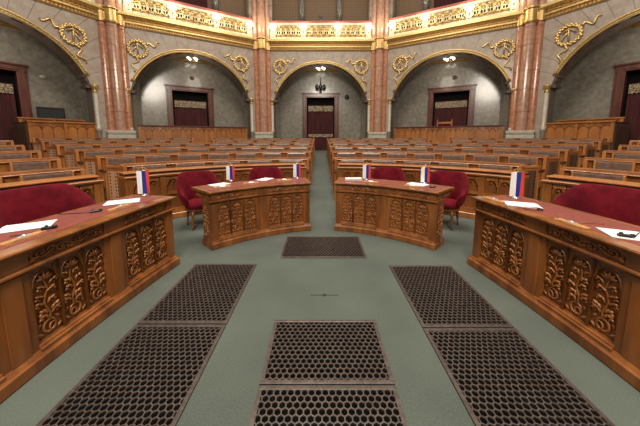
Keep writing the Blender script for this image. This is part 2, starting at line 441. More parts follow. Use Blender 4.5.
def name_tray(label,x,y,z,rz,L=.24,plate=True):
    t=thing('pen_tray',label,'pen tray',(x,y,z),rz,'small wooden trays along the desk fronts',True)
    m=MB(); m.sweep([(-.028,0),(.028,0),(.026,.014),(.02,.016),(.015,.009),(-.015,.009),(-.02,.016),(-.026,.014)],-L/2,L/2,1)
    m.build('tray',M['tray'],t)
    m=MB(); m.cbox(-.035,.035,-.016,.016,.009,.022,.004); m.ball((0,0,.022),(.016,.012,.008),8,5); m.build('metal_plate',M['silver'],t,smooth=False)
    return t
T=name_tray('wooden tray near the far paper and flag on the left near desk',-2.045,2.46,ZS,radians(85))
for (x,y,z,r,lb) in ((-2.10,1.68,ZS,89,'wooden tray by the papers at the left picture edge, on the left near desk'),
    (1.99,1.97,ZS,-88,'wooden tray beside the yellow pencil on the right near desk'),
    (1.90,2.76,ZS,-80,'wooden tray at the far end corner of the right near desk'),
    (-1.50,3.70,ZC,36,'wooden tray below the outer paper on the desk left of the aisle'),
    (-1.16,4.02,ZC,26,'wooden tray between the two papers on the desk left of the aisle'),
    (-.66,4.30,ZC,18,'wooden tray nearest the aisle on the desk left of the aisle'),
    (.80,4.12,ZC,-20,'wooden tray nearest the aisle on the right centre desk'),
    (1.36,3.77,ZC,-34,'wooden tray below the outer paper on the right centre desk')):
    put(copy_tree(T),(x,y,z),radians(r),lb)

def mic_clip(label,x,y,z,rz,cable):
    t=thing('microphone_clip',label,'microphone',(x,y,z),rz,None,True)
    m=MB(); m.cbox(-.032,.032,-.014,.014,0,.02,.005); m.ball((.04,0,.015),(.018,.014,.014),8,6); m.ball((-.01,.016,.018),(.012,.012,.012),8,6)
    m.build('clip_body',M['black'],t,smooth=False)
    m=MB(); m.tube(cable,.0032,5); m.build('cable',M['black'],t,smooth=True)
    return t
mic_clip('black microphone clip with a cable midway along the left near desk',-2.16,2.30,ZS,radians(50),[(0,0,.004),(-.1,.06,.004),(-.2,.14,.004),(-.26,.24,.004)])
mic_clip('black microphone clip beside the papers at the near part of the left near desk',-2.13,1.86,ZS,radians(30),[(0,0,.008),(-.04,-.06,.008),(-.10,-.10,.008),(-.16,-.09,.008)])
mic_clip('black microphone clip resting on the paper at the right picture edge',2.09,1.70,ZS+.0045,radians(-30),[(0,0,.004),(.08,.06,.004),(.13,.15,.004),(.20,.20,.004)])
mic_clip('small black microphone clip at the outer end of the right centre desk',1.60,3.66,ZC,radians(-20),[(0,0,.004),(.05,.05,.004),(.03,.10,.004),(.10,.14,.004)])
m=MB()
for sg in (-1,1): m.tube([(sg*.032+.026*cos(a),.026*sin(a)*.8,.004) for a in [2*pi*i/14 for i in range(14)]],.003,5,closed=True)
m.tube([(-.008,0,.008),(.008,0,.008)],.003,5); m.tube([(-.06,0,.006),(-.065,.08,.004),(-.055,.13,.004)],.003,5); m.tube([(.06,0,.006),(.066,.08,.004),(.06,.13,.004)],.003,5)
o=m.build('spectacles',M['black'],None,None,smooth=True); o.location=(2.09,2.38,ZS); o.rotation_euler=(0,0,radians(50)); tag(o,'black wire spectacles lying on the red top of the right near desk','spectacles')
m=MB(); m.tube([(-.085,0,.0045),(.075,0,.0045),(.092,0,.0045)],[.0042,.0042,.0008],6)
o=m.build('pencil',M['brass'],None,None); o.location=(2.17,1.98,ZS); o.rotation_euler=(0,0,radians(-6)); tag(o,'yellow pencil on the red leather of the right near desk','pencil')

# ------------------------------------------------------------------ red chairs
def tub_chair(label,x,y,rz):
    t=thing('red_tub_chair',label,'chair',(x,y,0),rz,'crimson velvet tub chairs behind the front desks',True)
    m=MB(); nt=28; cs=10
    for i in range(nt+1):
        a=radians(-128+256*i/nt)             # 0 = straight back (+y)
        d=abs(math.degrees(a)); f=1-max(0.0,min(1.0,(d-48)/72)); f=f*f*(3-2*f); tz=.64+.36*f
        for j in range(cs):
            p=2*pi*j/cs
            hz=(1-cos(p))/2                   # 0 bottom,1 top
            side=sin(p)
            z=.40+(tz-.40)*(.5-.5*cos(p))**.8
            r=.285+.075*((z-.40)/.6)+(.05 if d>95 else .05*max(0,(d-60)/35))*hz+side*.05*(1.15-.25*hz)
            m.v.append((r*1.06*sin(a),r*cos(a)+.0,z))
    for i in range(nt):
        for j in range(cs):
            j2=(j+1)%cs; m.f.append([i*cs+j,i*cs+j2,(i+1)*cs+j2,(i+1)*cs+j]); m.mi.append(0)
    m.f.append(list(range(cs))); m.mi.append(0); m.f.append(list(range(nt*cs,nt*cs+cs))); m.mi.append(0)
    m.build('backrest',M['velvet'],t,smooth=True,subsurf=1)
    m=MB(); m.lathe([(.05,.36),(.24,.36),(.285,.38),(.295,.42),(.28,.465),(.22,.485),(.05,.49)],(0,-.02,0),24,0,1.0,1.0); m.build('seat_cushion',M['velvet'],t,smooth=True)
    m=MB(); m.lathe([(.10,.31),(.26,.31),(.28,.33),(.28,.365),(.10,.365)],(0,-.01,0),24); m.build('seat_rail',M['chair_leg'],t)
    for sx in (-1,1):
        for sy in (-1,1):
            m=MB(); m.lathe([(.014,0),(.018,.03),(.015,.08),(.024,.16),(.02,.2),(.028,.24),(.024,.33)],(0,0,0),10)
            q=MB(); q.merge(m,lambda u,v,w:(u+sx*(.19+.03*(1-w/.33)),v-.01+sy*(.19+.03*(1-w/.33)),w)); q.build('leg',M['chair_leg'],t,smooth=True)
    return t
CH=tub_chair('crimson tub chair at the outer end of the desk left of the aisle',-2.17,4.36,radians(40))
CH.scale=(.84,.84,.965)
for (x,y,r,lb) in ((-1.13,5.00,14,'crimson tub chair nearest the aisle behind the desk left of the aisle'),
    (1.30,4.95,-16,'crimson tub chair nearest the aisle behind the right centre desk'),
    (2.17,4.36,-42,'crimson tub chair at the outer end of the right centre desk'),
    (-2.82,2.52,82,'big near crimson tub chair behind the left near desk'),
    (2.82,2.52,-82,'big near crimson tub chair behind the right near desk')):
    c=copy_tree(CH); put(c,(x,y,0),radians(r),lb)
    c.scale=(1.10,1.02,1.05) if 'big near' in lb else (.84,.84,.965)

# ------------------------------------------------------------------ front barrier and bench rows
def ringmap(R,a0,s):
    """u: arc length from angle a0, v: outward, w: up"""
    def fn(u,v,w):
        a=a0+u/(R*1.03); r=R+v
        return (s*E_X*r*sin(a), C_Y+r*cos(a), w)
    return fn
def barrier(label,a0,a1,s):
    R=3.88; a0=radians(a0); a1=radians(a1); L=(a1-a0)*R*1.03; fn=ringmap(R,a0,s)
    rp=fn(L/2,0.1,0)
    t=thing('carved_barrier',label,'barrier',(rp[0],rp[1],0))
    n=int(L/.12)+2
    m=MB(); m.cbox(-.02,L+.02,-.05,.12,0,.11,.01,n); m.box(-.01,L+.01,-.025,.10,.11,.14,n); m.build('plinth',M['bench'],t,fn)
    m=MB(); m.box(0,L,.03,.08,.10,.86,n); m.build('back_board',M['shaded_panel'],t,fn)
    np_=max(2,round(L/.52)); p=L/np_
    for i in range(np_+1):
        c=p*i; c=min(max(c,.05),L-.05)
        m=MB(); m.cbox(c-.05,c+.05,-.012,.04,.13,.86,.006,2); m.build('post',M['bench'],t,fn)
    for i in range(np_):
        a=p*i+.05; b=p*(i+1)-.05; w=(b-a)/2
        if i==0: a+=.05
        if i==np_-1: b-=.05
        w=(b-a)/2
        m=MB()
        for q in range(2):
            uc=a+w*(q+.5); spandrel(m,uc,w/2-.008,.66,.12,.84,.0,.03,10)
            m.tube([(x,.0,z) for x,z in arch_top(uc,w/2-.012,.66,.115,10)],.007,5)
            for sg in (-1,1): m.ball((uc+sg*w*.33,-.004,.775),(.018,.010,.03),6,4,sg*.8)
            m.ball((uc,-.002,.73),(.016,.01,.018),6,4)
        m.box(a+w-.008,a+w+.008,.0,.03,.14,.70)
        m.box(a,b,-.008,.03,.14,.20,2); m.box(a,b,-.008,.03,.48,.53,2)
        m.build('arched_panel',M['bench'],t,fn)
    m=MB(); m.sweep([(-.03,.84),(.30,.84),(.34,.86),(.34,.885),(-.045,.885),(-.052,.875),(-.045,.86)],-.02,L+.02,n); m.build('ledge',M['rail_oak'],t,fn)
    m=MB(); m.box(.02,L-.02,.07,.33,.880,.925,n); m.build('slot_shade',M['black'],t,fn)  # solid black bar standing in for the shade in the gap under the lid
    m=MB(); m.sweep([(-.022,.885),(.01,.885),(.01,.894),(-.022,.894)],0,L,n); m.build('ledge_lip',M['lid'],t,fn)
    m=MB(); m.sweep([(.05,.925),(.36,.925),(.36,.940),(.35,.945),(.06,.945),(.05,.938)],0.0,L,n); m.build('writing_lid',M['rail_oak'],t,fn)
    for ua in (-.012,L-.02):
        m=MB(); m.box(ua,ua+.032,-.02,.30,.0,.85); m.build('end_board',M['bench'],t,fn)
    return t
for s,sd in ((1,'right'),(-1,'left')):
    barrier('carved oak barrier with ledge fronting the central bench block %s of the aisle'%sd,5.2,53.6,s)
    barrier('carved oak barrier with ledge fronting the outer %s bench block behind the big red chair'%sd,58.2,86,s)

def bench(label,k,a0,a1,s,last=False,group='oak bench rows with leather pads',lat='lattice_tan'):
    R=4.65+1.4*(k-1); z=1.0+.1085*(k-1); fl=floor_r(R)
    a0=radians(a0); a1=radians(a1); L=(a1-a0)*R*1.03; fn=ringmap(R,a0,s)
    rp=fn(L/2,-.2,floor_r(R-.2))
    t=thing('bench_row',label,'bench',rp,0,group)
    outer=(a0<radians(50)) and not label.startswith(('next-to-rearmost bench row by','rearmost bench row by'))
    n=max(2,int(L/.3))
    fb=fl-.0
    m=MB(); m.box(.06,L-.06,0,.045,fb,z-.02,n); m.cbox(.0,L,-.045,.06,z-.02,z,.006,n)
    m.box(.06,L-.06,-.03,0,fb+.40,z-.33,n)
    m.build('back_frame',M['bench'],t,fn)
    np_=max(1,round((L-.12)/.79)); p=(L-.12)/np_
    for i in range(np_):
        a=.06+p*i+.105; b=.06+p*(i+1)-.105
        nn=3; pr=[(0,z-.33),(-.03,z-.335),(-.05,z-.31),(-.058,z-.18),(-.058,z-.05),(-.05,z-.022),(0,z-.018)]
        m=MB(); m.sweep(pr,a,b,nn); m.build('back_pad',M['leather'],t,fn)
        m=MB()
        for e in (a,b): m.cbox(e-.014,e+.014,-.062,0,z-.345,z-.018,.004)
        m.box(a,b,-.058,0,z-.358,z-.333,2)
        m.build('pad_frame',M['rail_oak'],t,fn)
    if not last:
        m=MB()
        m.sweep([(.03,z-.0),(.46,z-.03),(.475,z-.01),(.46,z+.015),(.05,z+.042),(.03,z+.034)],-.01,L+.01,n); m.build('writing_lid',M['lid'],t,fn)
    m=MB(); m.cbox(.06,L-.06,-.50,-.06,fl+.36,fl+.43,.015,n); m.build('seat',M['leather'],t,fn)
    m=MB(); m.box(.06,L-.06,-.44,-.40,fb-.03,fl+.36,n); m.build('seat_front_board',M['bench'],t,fn)
    for e,sg in ((0,1),(L,-1)):
        u=lambda x:e+sg*x
        def bx(mm,x0,x1,*r): mm.box(min(u(x0),u(x1)),max(u(x0),u(x1)),*r)
        m=MB(); bx(m,-.005,.06,-.065,.065,fb-.01,z+.01); m.build('end_post',M['rail_oak'],t,fn,bevel=.006)
        if not last:
            sl=.13 if (e>0 and outer) else .04
            def sp(mm,v0,v1,w0,w1,o0=0.0,th=.045):
                f=lambda v:-sl*(v-.07)/.37-o0
                mm.vprism([(u(f(v0)),v0),(u(f(v0)+th),v0),(u(f(v1)+th),v1),(u(f(v1)),v1)],w0,w1)
            m=MB(); sp(m,.07,.11,fb,z-.03); sp(m,.40,.44,fb,z-.07); sp(m,.11,.40,fb,fb+.14); sp(m,.11,.40,z-.10,z-.05); sp(m,.05,.46,z-.045,z-.005,.015,.08)
            ep=m.build('end_panel',M['rail_oak'],t,fn)
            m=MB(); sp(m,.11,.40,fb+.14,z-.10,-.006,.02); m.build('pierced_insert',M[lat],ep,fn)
        m=MB(); bx(m,.0,.06,-.50,-.07,fl+.655,fl+.69); m.build('armrest',M['black'],t,fn,bevel=.008)
        m=MB(); bx(m,.005,.055,-.48,-.42,fb-.03,fl+.655); bx(m,.01,.05,-.42,-.08,fl+.30,fl+.44); m.build('arm_support',M['rail_oak'],t,fn)
    return t
ORD=['','first','second','third','fourth','fifth','sixth']
CE={1:51,2:51.6,3:52.3,4:53,5:53.5,6:53.5}; SE={1:57.6,2:57.0,3:56.8,4:56.8,5:56.6,6:56.4}
SX={1:88,2:78,3:72,4:68,5:65}
for s,sd in ((-1,'left'),(1,'right')):
    lat='lattice_tan' if s<0 else 'lattice_shaded'
    for k in range(1,7):
        w=radians(1); R=4.65+1.4*(k-1)
        a0=math.degrees(asin(.34/(R*E_X)))
        if k<5:
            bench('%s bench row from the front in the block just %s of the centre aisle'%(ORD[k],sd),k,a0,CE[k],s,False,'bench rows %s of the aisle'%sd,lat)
        else:
            g0,g1=(25.2,29.0) if k==6 else (25.6,29.6)
            nm='rearmost' if k==6 else 'next-to-rearmost'
            bench('%s bench row by the centre aisle, %s of it, ending at a gap'%(nm,sd),k,a0,g0,s,k==6,'bench rows %s of the aisle'%sd,lat)
            bench('%s bench row beyond the gap, in front of the %s marble pilaster'%(nm,'far '+sd),k,g1,CE[k],s,k==6,'bench rows %s of the aisle'%sd,lat)
    for k in range(1,6):
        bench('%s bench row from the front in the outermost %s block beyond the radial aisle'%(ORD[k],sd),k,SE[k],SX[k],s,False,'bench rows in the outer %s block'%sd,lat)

# ------------------------------------------------------------------ floor grilles
def grille(label,x0,x1,y0,y1):
    cx,cy=(x0+x1)/2,(y0+y1)/2; z0=0
    t=thing('floor_grille',label,'floor grille',(cx,cy,0),0,'bronze honeycomb floor grilles')
    fr=.026
    m=MB(); m.box(x0,x1,y0,y1,-.001,.0025); m.build('duct_shade_plate',M['pit'],t)  # flat black plate on the floor; the duct's darkness is its colour
    m=MB()
    for a,b,c,d in ((x0,x1,y0,y0+fr),(x0,x1,y1-fr,y1),(x0,x0+fr,y0+fr,y1-fr),(x1-fr,x1,y0+fr,y1-fr)): m.cbox(a,b,c,d,0,.014,.003)
    m.build('frame',M['grille'],t)
    P=.042; RO=P/sqrt(3); RI=RO*.82; row=P*sqrt(3)/2; m=MB()
    j=0; y=y0+fr*.6
    while y<y1-fr*.4:
        x=x0+fr*.6+(P/2 if j%2 else 0)
        while x<x1-fr*.4:
            vs=[]
            for r,zz in ((RO,.012),(RI,.012),(RI,.003)):
                for q in range(6):
                    a=pi/6+q*pi/3
                    px,py=x+r*cos(a),y+r*sin(a)
                    vs.append((min(max(px,x0+.004),x1-.004),min(max(py,y0+.004),y1-.004),zz))
            fs=[]
            for q in range(6):
                q2=(q+1)%6; fs.append((q,q2,6+q2,6+q)); fs.append((6+q,6+q2,12+q2,12+q))
            m.add(vs,fs); x+=P
        y+=row; j+=1
    m.build('honeycomb',M['grille'],t)
grille('near honeycomb grille of the pair running up the left side of the floor',-1.575,-.825,.86,1.925)
grille('far honeycomb grille of the pair running up the left side of the floor',-1.575,-.825,1.94,2.94)
grille('near honeycomb grille of the pair running up the right side of the floor',.795,1.545,.83,1.885)
grille('far honeycomb grille of the pair running up the right side of the floor',.795,1.545,1.90,2.90)
grille('nearest honeycomb grille in the middle, cut by the bottom of the picture',-.427,.427,.80,1.405)
grille('middle honeycomb grille, second from the bottom on the centre line',-.427,.427,1.418,1.98)
grille('small far honeycomb grille between the two centre desks on the centre line',-.56,.56,3.11,3.82)
t=thing('floor_socket','small black floor socket in a flush plate on the open carpet','floor socket',(0,2.335,0))
m=MB(); m.box(-.14,.14,2.333,2.337,0,.0022); m.build('cover_seam',M['pit'],t)
m=MB(); m.lathe([(.016,0),(.018,.004),(.012,.008),(.004,.009)],(0,2.335,0),12); m.build('cap',M['black'],t)

# ------------------------------------------------------------------ the arcaded polygon wall
C0=(0,2.82); AP=14.18; HB=3.80
def bayfn(phi):
    n=(sin(phi),cos(phi)); t=(cos(phi),-sin(phi))
    return lambda u,v,w:(C0[0]+n[0]*(AP+v)+t[0]*u, C0[1]+n[1]*(AP+v)+t[1]*u, w)
ZC0,RA=3.22,3.21      # arch circle
ZT=7.112
def bay(phi,side,oc,dc,tn,boxes):
    fn=bayfn(radians(phi))
    TH=.75
    a_s=asin((4.5-ZC0)/RA); hs=RA*cos(a_s)
    # stone facing: voussoirs and pier courses with open joints before a joint-coloured backing
    m=MB(); gap=.008
    nv=15
    def hit(a):
        # ray from arch centre to the rectangle
        dx,dz=cos(a),sin(a); ts=[]
        if dz>1e-6: ts.append((ZT-ZC0)/dz)
        if dx>1e-6: ts.append((HB-.02-oc)/dx)
        if dx<-1e-6: ts.append((-HB+.02-oc)/dx)
        r=min(t for t in ts if t>0); return (oc+dx*r,ZC0+dz*r)
    corners=[(HB-.02,ZT),(-HB+.02,ZT)]
    def poly(a0,a1):
        inner=[(oc+RA*cos(a0+(a1-a0)*i/3),ZC0+RA*sin(a0+(a1-a0)*i/3)) for i in range(4)]
        h0,h1=hit(a0),hit(a1); outer=[h1]
        for c in corners:
            ac=atan2(c[1]-ZC0,c[0]-oc)
            if a0<ac<a1: outer.append(c)
        return inner+outer+[h0]
    for i in range(nv):
        a0=a_s+(pi-2*a_s)*i/nv; a1=a_s+(pi-2*a_s)*(i+1)/nv
        m.slab(poly(a0,a1),.03,TH-.05,1); 
        g=gap/5
        m.slab(poly(a0+g,a1-g),0,.03,0)
        # a ring joint halfway up the block
    for sg in (-1,1):
        ue=oc+sg*hs; uj=ue+sg*.16; uo=sg*(HB-.02); h=hit(a_s if sg>0 else pi-a_s)
        m.slab([(uj,0),(uo,0),(uo,h[1]),(ue,4.5),(ue,4.4),(uj,4.3)],.03,TH-.05,1)
        zz=0.8
        while zz<4.4:
            z1=min(zz+.62,4.5)
            hu=h[1] if z1>=4.49 else z1
            m.slab([(uj,zz),(uo,zz),(uo,hu-gap),(ue if z1>=4.49 else uj,z1-gap)],0,.03,0); zz+=.62
    names={'c':'wall_back','l':'wall_back_left','r':'wall_back_right','L':'wall_left','R':'wall_right'}
    struct(m.build(names[side],[M['ashlar'],M['joint']],None,fn))
    # soffit lining
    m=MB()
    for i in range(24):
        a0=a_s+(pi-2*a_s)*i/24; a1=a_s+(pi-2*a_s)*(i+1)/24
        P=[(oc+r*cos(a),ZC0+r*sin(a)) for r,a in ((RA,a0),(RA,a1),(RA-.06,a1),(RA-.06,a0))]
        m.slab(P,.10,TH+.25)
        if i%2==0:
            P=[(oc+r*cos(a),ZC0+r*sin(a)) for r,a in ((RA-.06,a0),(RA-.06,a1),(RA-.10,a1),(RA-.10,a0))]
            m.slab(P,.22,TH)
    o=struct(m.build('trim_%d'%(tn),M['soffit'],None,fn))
    # gilded archivolt: three rolls
    m=MB(); na_=40
    aa=[a_s-.02+(pi-2*a_s+.04)*i/na_ for i in range(na_+1)]
    m.tube([(oc+(RA+.05)*cos(a),-.02,ZC0+(RA+.05)*sin(a)) for a in aa],.045,8)
    m.tube([(oc+(RA-.03)*cos(a),.03,ZC0+(RA-.03)*sin(a)) for a in aa],.055,8)
    for i in range(70):
        a=a_s+(pi-2*a_s)*(i+.5)/70
        m.ball((oc+(RA+.005)*cos(a),-.035,ZC0+(RA+.005)*sin(a)),(.026,.022,.026),6,4)
    struct(m.build('trim_%d'%(tn+1),M['gold'],None,fn,smooth=True))
    # corbels and colonnettes beside the opening
    for sg in (-1,1):
        ue=oc+sg*hs
        m=MB()
        for q,(du,z0,z1) in enumerate(((.02,4.36,4.5),(.10,4.20,4.36),(.17,4.02,4.20),(.08,3.9,4.02))):
            ww=[(ue-sg*(.10-du*.9),z0),(ue+sg*.18,z0),(ue+sg*.18,z1),(ue-sg*(.13-du*.9),z1)]
            m.slab(ww,.05,TH)
        struct(m.build('trim_%d'%(tn+2),M['soffit'],None,fn))
        lbl='%s of the %s arch'%('left side' if sg<0 else 'right side',ARCH[side])
        c=thing('colonnette','slender pale stone colonnette with gilded capital at the %s'%lbl,'column',fn(ue+sg*.24,-.03,.9),0,'colonnettes beside the arches')
        m=MB(); m.lathe([(.09,.9),(.09,1.9),(.12,1.92),(.12,2.05),(.08,2.1),(.075,3.7)],(ue+sg*.24,-.07,0),12); m.build('shaft',M['palestone'],c,fn,smooth=True)
        m=MB(); m.lathe([(.08,3.7),(.10,3.73),(.085,3.78),(.10,3.86),(.14,3.96),(.15,4.02),(.15,4.06)],(ue+sg*.24,-.07,0),12); m.build('capital',M['gold'],c,fn,smooth=True)
    # niche shell
    D=2.2; hb=3.0; zc=6.95
    m=MB()
    m.add([(-3.35,TH,0.3),(-3.0,D,0.3),(-3.0,D,zc),(-3.35,TH,zc)],[(0,1,2,3)])
    m.add([(3.35,TH,0.3),(3.0,D,0.3),(3.0,D,zc),(3.35,TH,zc)],[(0,1,2,3)])
    dw=1.03; dh=4.52
    for q in ([(-3.0,.3),(dc-dw,.3),(dc-dw,zc),(-3.0,zc)],[(dc+dw,.3),(3.0,.3),(3.0,zc),(dc+dw,zc)],[(dc-dw,dh),(dc+dw,dh),(dc+dw,zc),(dc-dw,zc)]):
        m.add([(a,D,b) for a,b in q],[(0,1,2,3)])
    struct(m.build('wall_niche_'+side_name[side],M['niche'],None,fn))
    m=MB(); m.box(-3.5,3.5,TH-.1,D+.1,zc,zc+.1); struct(m.build('ceiling_niche_'+side_name[side],M['soffit'],None,fn))
    m=MB(); m.sweep([(D-.30,6.80),(D,6.70),(D,6.95),(D-.35,6.95)],-3.0,3.0,1); m.sweep([(D-.10,6.45),(D,6.38),(D,6.52),(D-.12,6.50)],-3.0,3.0,1)
    struct(m.build('trim_%d'%(tn+3),M['gold_dark'],None,fn))
    # doorway
    dz=fn(dc,D,0); fz=floor_xy(dz[0],dz[1])
    d=bpy.data.objects.new('door_%d'%(tn//10+1),None); COL.objects.link(d); struct(d); ROOT[d.name]=(0,0,0)
    d['label']='mahogany framed doorway with dark maroon curtain in the %s arch'%ARCH[side]; 
    m=MB()
    for sg in (-1,1):
        m.box(min(dc+sg*1.03,dc+sg*1.36),max(dc+sg*1.03,dc+sg*1.36),D-.10,D+.25,fz-.05,4.52)
        m.box(min(dc+sg*1.10,dc+sg*1.28),max(dc+sg*1.10,dc+sg*1.28),D-.14,D-.10,fz,4.55)
    m.box(dc-1.36,dc+1.36,D-.10,D+.25,4.52,4.86); m.box(dc-1.42,dc+1.42,D-.16,D-.1,4.78,4.86); m.box(dc-1.1,dc+1.1,D-.13,D-.1,4.58,4.72)
    m.build('door_frame',M['doorwood'],d,fn,bevel=.015)
    m=MB(); m.box(dc-1.3,dc+1.3,D+.60,D+.64,fz-.05,4.8); m.box(dc-1.3,dc-1.26,D+.25,D+.6,fz-.05,4.8); m.box(dc+1.26,dc+1.3,D+.25,D+.6,fz-.05,4.8); m.box(dc-1.3,dc+1.3,D+.25,D+.6,4.7,4.8); m.build('corridor_back',M['void'],d,fn)  # near-black box: corridor darkness put into its colour, sides stop stray light
    m=MB(); nx=60
    vs=[];fs=[]
    for i in range(nx+1):
        u=dc-.95+1.9*i/nx; v=D+.30+.035*sin(i*1.25)+.012*sin(i*2.9)
        vs+=[(u,v,fz+.02),(u,v,4.0)]
    for i in range(nx): fs.append((2*i,2*i+2,2*i+3,2*i+1))
    m.add(vs,fs); cu=tag(m.build('door_curtain',M['curtain'],None,fn,smooth=True),'dark maroon pleated curtain with pale lace band in the doorway of the %s arch'%ARCH[side],'curtain','door curtains')
    m=MB(); m.box(dc-.93,dc+.93,D+.235,D+.25,3.55,3.95); 
    for i in range(14):
        c_=dc-.86+i*.132; m.tube([(c_+.05*cos(a),D+.232,3.75+.15*sin(a)) for a in [2*pi*j/10 for j in range(10)]],.012,4,closed=True)
    m.build('lace_valance',M['lace'],cu,fn)
    if side=='c':
        m=MB(); m.box(dc-.93,dc+.93,D+.235,D+.25,1.62,1.84); m.build('lace_border',M['lace'],cu,fn)
    # niche ceiling lamp
    lt=thing('ceiling_lamp','lit cluster of four white globes hanging inside the %s arch'%ARCH[side],'lamp',fn(dc*.5,1.25,6.3),0,'globe lamps inside the arches')
    m=MB(); m.tube([(dc*.5,1.25,6.95),(dc*.5,1.25,6.2)],.02,8)
    for j in range(4):
        a=j*pi/2+.5; m.tube([(dc*.5,1.25,6.25),(dc*.5+.2*cos(a),1.25+.2*sin(a),6.22),(dc*.5+.27*cos(a),1.25+.27*sin(a),6.30)],.014,6)
    m.build('stem',M['brass'],lt,fn,smooth=True)
    for j in range(4):
        a=j*pi/2+.5; m=MB(); m.ball((dc*.5+.27*cos(a),1.25+.27*sin(a),6.38),(.075,.075,.075),12,8); m.build('globe',M['bulb'],lt,fn,smooth=True)
    L_=bpy.data.lights.new('niche_lamp_light','POINT'); L_.energy=34; L_.color=(1,.90,.76); L_.shadow_soft_size=.5
    lo=bpy.data.objects.new('niche_lamp_light',L_); lo.location=fn(0,1.0,5.3); COL.objects.link(lo)
    # speaker / wall medallion over the door
    m=MB()
    for i in range(1): m.lathe([(.16,0),(.17,.02),(.12,.05),(.05,.06)],(0,0,0),16)
    if side in 'lr':
        q=MB(); q.merge(m,lambda u,v,w:(dc+.15+u*.75,D-w,5.40+v*.75)); tag(q.build('wall_speaker',M['dark_oak'],None,fn,smooth=True),'small round dark wall speaker above the doorway in the %s arch'%ARCH[side],'speaker')
    if side=='c':
        q=MB(); q.merge(m,lambda u,v,w:(1.95+u,D-w,4.55+v)); tag(q.build('wall_camera',M['black'],None,fn,smooth=True),'small dark round camera on the grey wall right of the central doorway','camera')
        st=thing('bracket_lantern','black wrought bracket lantern standing over the central doorway','lantern',fn(dc,D-.3,4.86))
        m=MB(); m.lathe([(.10,4.86),(.12,4.9),(.05,4.98),(.04,5.2),(.10,5.3),(.05,5.4),(.03,5.75),(.01,5.95)],(dc,D-.3,0),10); m.build('stem',M['black'],st,fn,smooth=True)
        for sg in (-1,0,1):
            m=MB(); m.tube([(dc,D-.3,5.1),(dc+sg*.15,D-.36,4.98),(dc+sg*.26,D-.4,5.08)],.018,6); m.lathe([(.05,5.05),(.12,5.12),(.13,5.28),(.07,5.36),(.03,5.42)],(dc+sg*.26,D-.4-.1*(sg==0),0),10); m.build('lantern_arm',M['black'],st,fn,smooth=True)
    if side=='L':
        q=MB(); q.merge(m,lambda u,v,w:(1.72+u*.75,D-w,4.45+v*.55)); tag(q.build('wall_vent',M['palestone'],None,fn,smooth=True),'small pale round vent on the grey wall inside the far left arch','vent')
        g_=thing('glass_screen','dark glass screen in a thin frame behind the far left box','screen',fn(1.75,1.55,2.0))
        m=MB(); m.box(1.28,2.14,1.55,1.58,1.6,2.92); m.build('screen_glass',M['glass'],g_,fn)
        m=MB(); m.box(1.24,2.18,1.53,1.6,2.92,2.98); m.box(1.24,1.28,1.53,1.6,.55,2.92); m.box(2.14,2.18,1.53,1.6,.55,2.92); m.build('screen_frame',M['black'],g_,fn)
    # wreaths
    for sg in boxes['wreath']:
        wc=oc+sg*2.62; wz=6.13
        wr=thing('gilded_wreath','gilded laurel wreath with ribbon on the %s shoulder of the %s arch'%('left' if sg<0 else 'right',ARCH[side]),'wreath',fn(wc,-.02,wz),0,'gilded wreaths on the arcade wall')
        m=MB(); m.tube([(wc+.40*cos(a),-.03,wz+.40*sin(a)) for a in [2*pi*i/36 for i in range(36)]],.065,8,closed=True)
        for i in range(36):
            a=2*pi*i/36; m.ball((wc+(.40+.03*(-1)**i)*cos(a),-.08,wz+(.40+.03*(-1)**i)*sin(a)),(.05,.035,.085),6,4,pi-a+.5)
        m.build('laurel_ring',M['gold'],wr,fn,smooth=True)
        m=MB(); m.tube([(wc,-.03,wz-.36),(wc,-.06,wz+.05),(wc+.02*sg,-.06,wz+.30)],.04,6); m.tube([(wc-.22,-.05,wz+.10),(wc,-.07,wz+.27),(wc+.24,-.05,wz+.06)],.03,6); m.tube([(wc-sg*.02,-.05,wz+.18),(wc+sg*.14,-.05,wz-.02),(wc+sg*.26,-.05,wz-.26)],.03,6)
        m.build('monogram',M['gold'],wr,fn,smooth=True)
        for (x0,z0,x1,z1,am) in ((wc+sg*.08,wz-.45,wc+sg*.30,wz-1.15,.12),(wc-sg*.42,wz+.22,wc-sg*.98,wz+.40,.12)):
            pts=[]
            for i in range(13):
                f=i/12; dx,dz_=x1-x0,z1-z0; l=sqrt(dx*dx+dz_*dz_); nx_,nz=-dz_/l,dx/l
                pts.append((x0+dx*f+nx_*am*sin(f*9),-.04-.02*cos(f*9),z0+dz_*f+nz*am*sin(f*9)))
            m=MB(); m.tube(pts,[.055-.002*i for i in range(13)],6); m.build('ribbon',M['gold'],wr,fn,smooth=True)
    # entablature
    m=MB()
    prof=[(.35,7.112),(-.06,7.112),(-.08,7.15),(-.05,7.19),(-.05,7.26),(-.16,7.30),(-.16,7.36),(-.10,7.40),(-.10,7.50),(-.24,7.56),(-.30,7.62),(-.30,7.70),(-.22,7.74),(-.22,7.784),(.35,7.784)]
    m.sweep(prof,-HB-.02,HB+.02,1)
    for i in range(60):
        u=-HB+.06+(2*HB-.12)*(i+.5)/60; m.ball((u,-.075,7.225),(.045,.05,.032),6,4)
    struct(m.build('trim_%d'%(tn+4),M['gold'],None,fn))
    m=MB(); m.box(-HB,HB,-.115,-.09,7.41,7.49)
    for i in range(46):
        u=-HB+.06+(2*HB-.12)*(i+.5)/46; m.box(u-.03,u+.03,-.165,-.10,7.42,7.48)
    struct(m.build('trim_%d'%(tn+5),M['gold_dark'],None,fn))
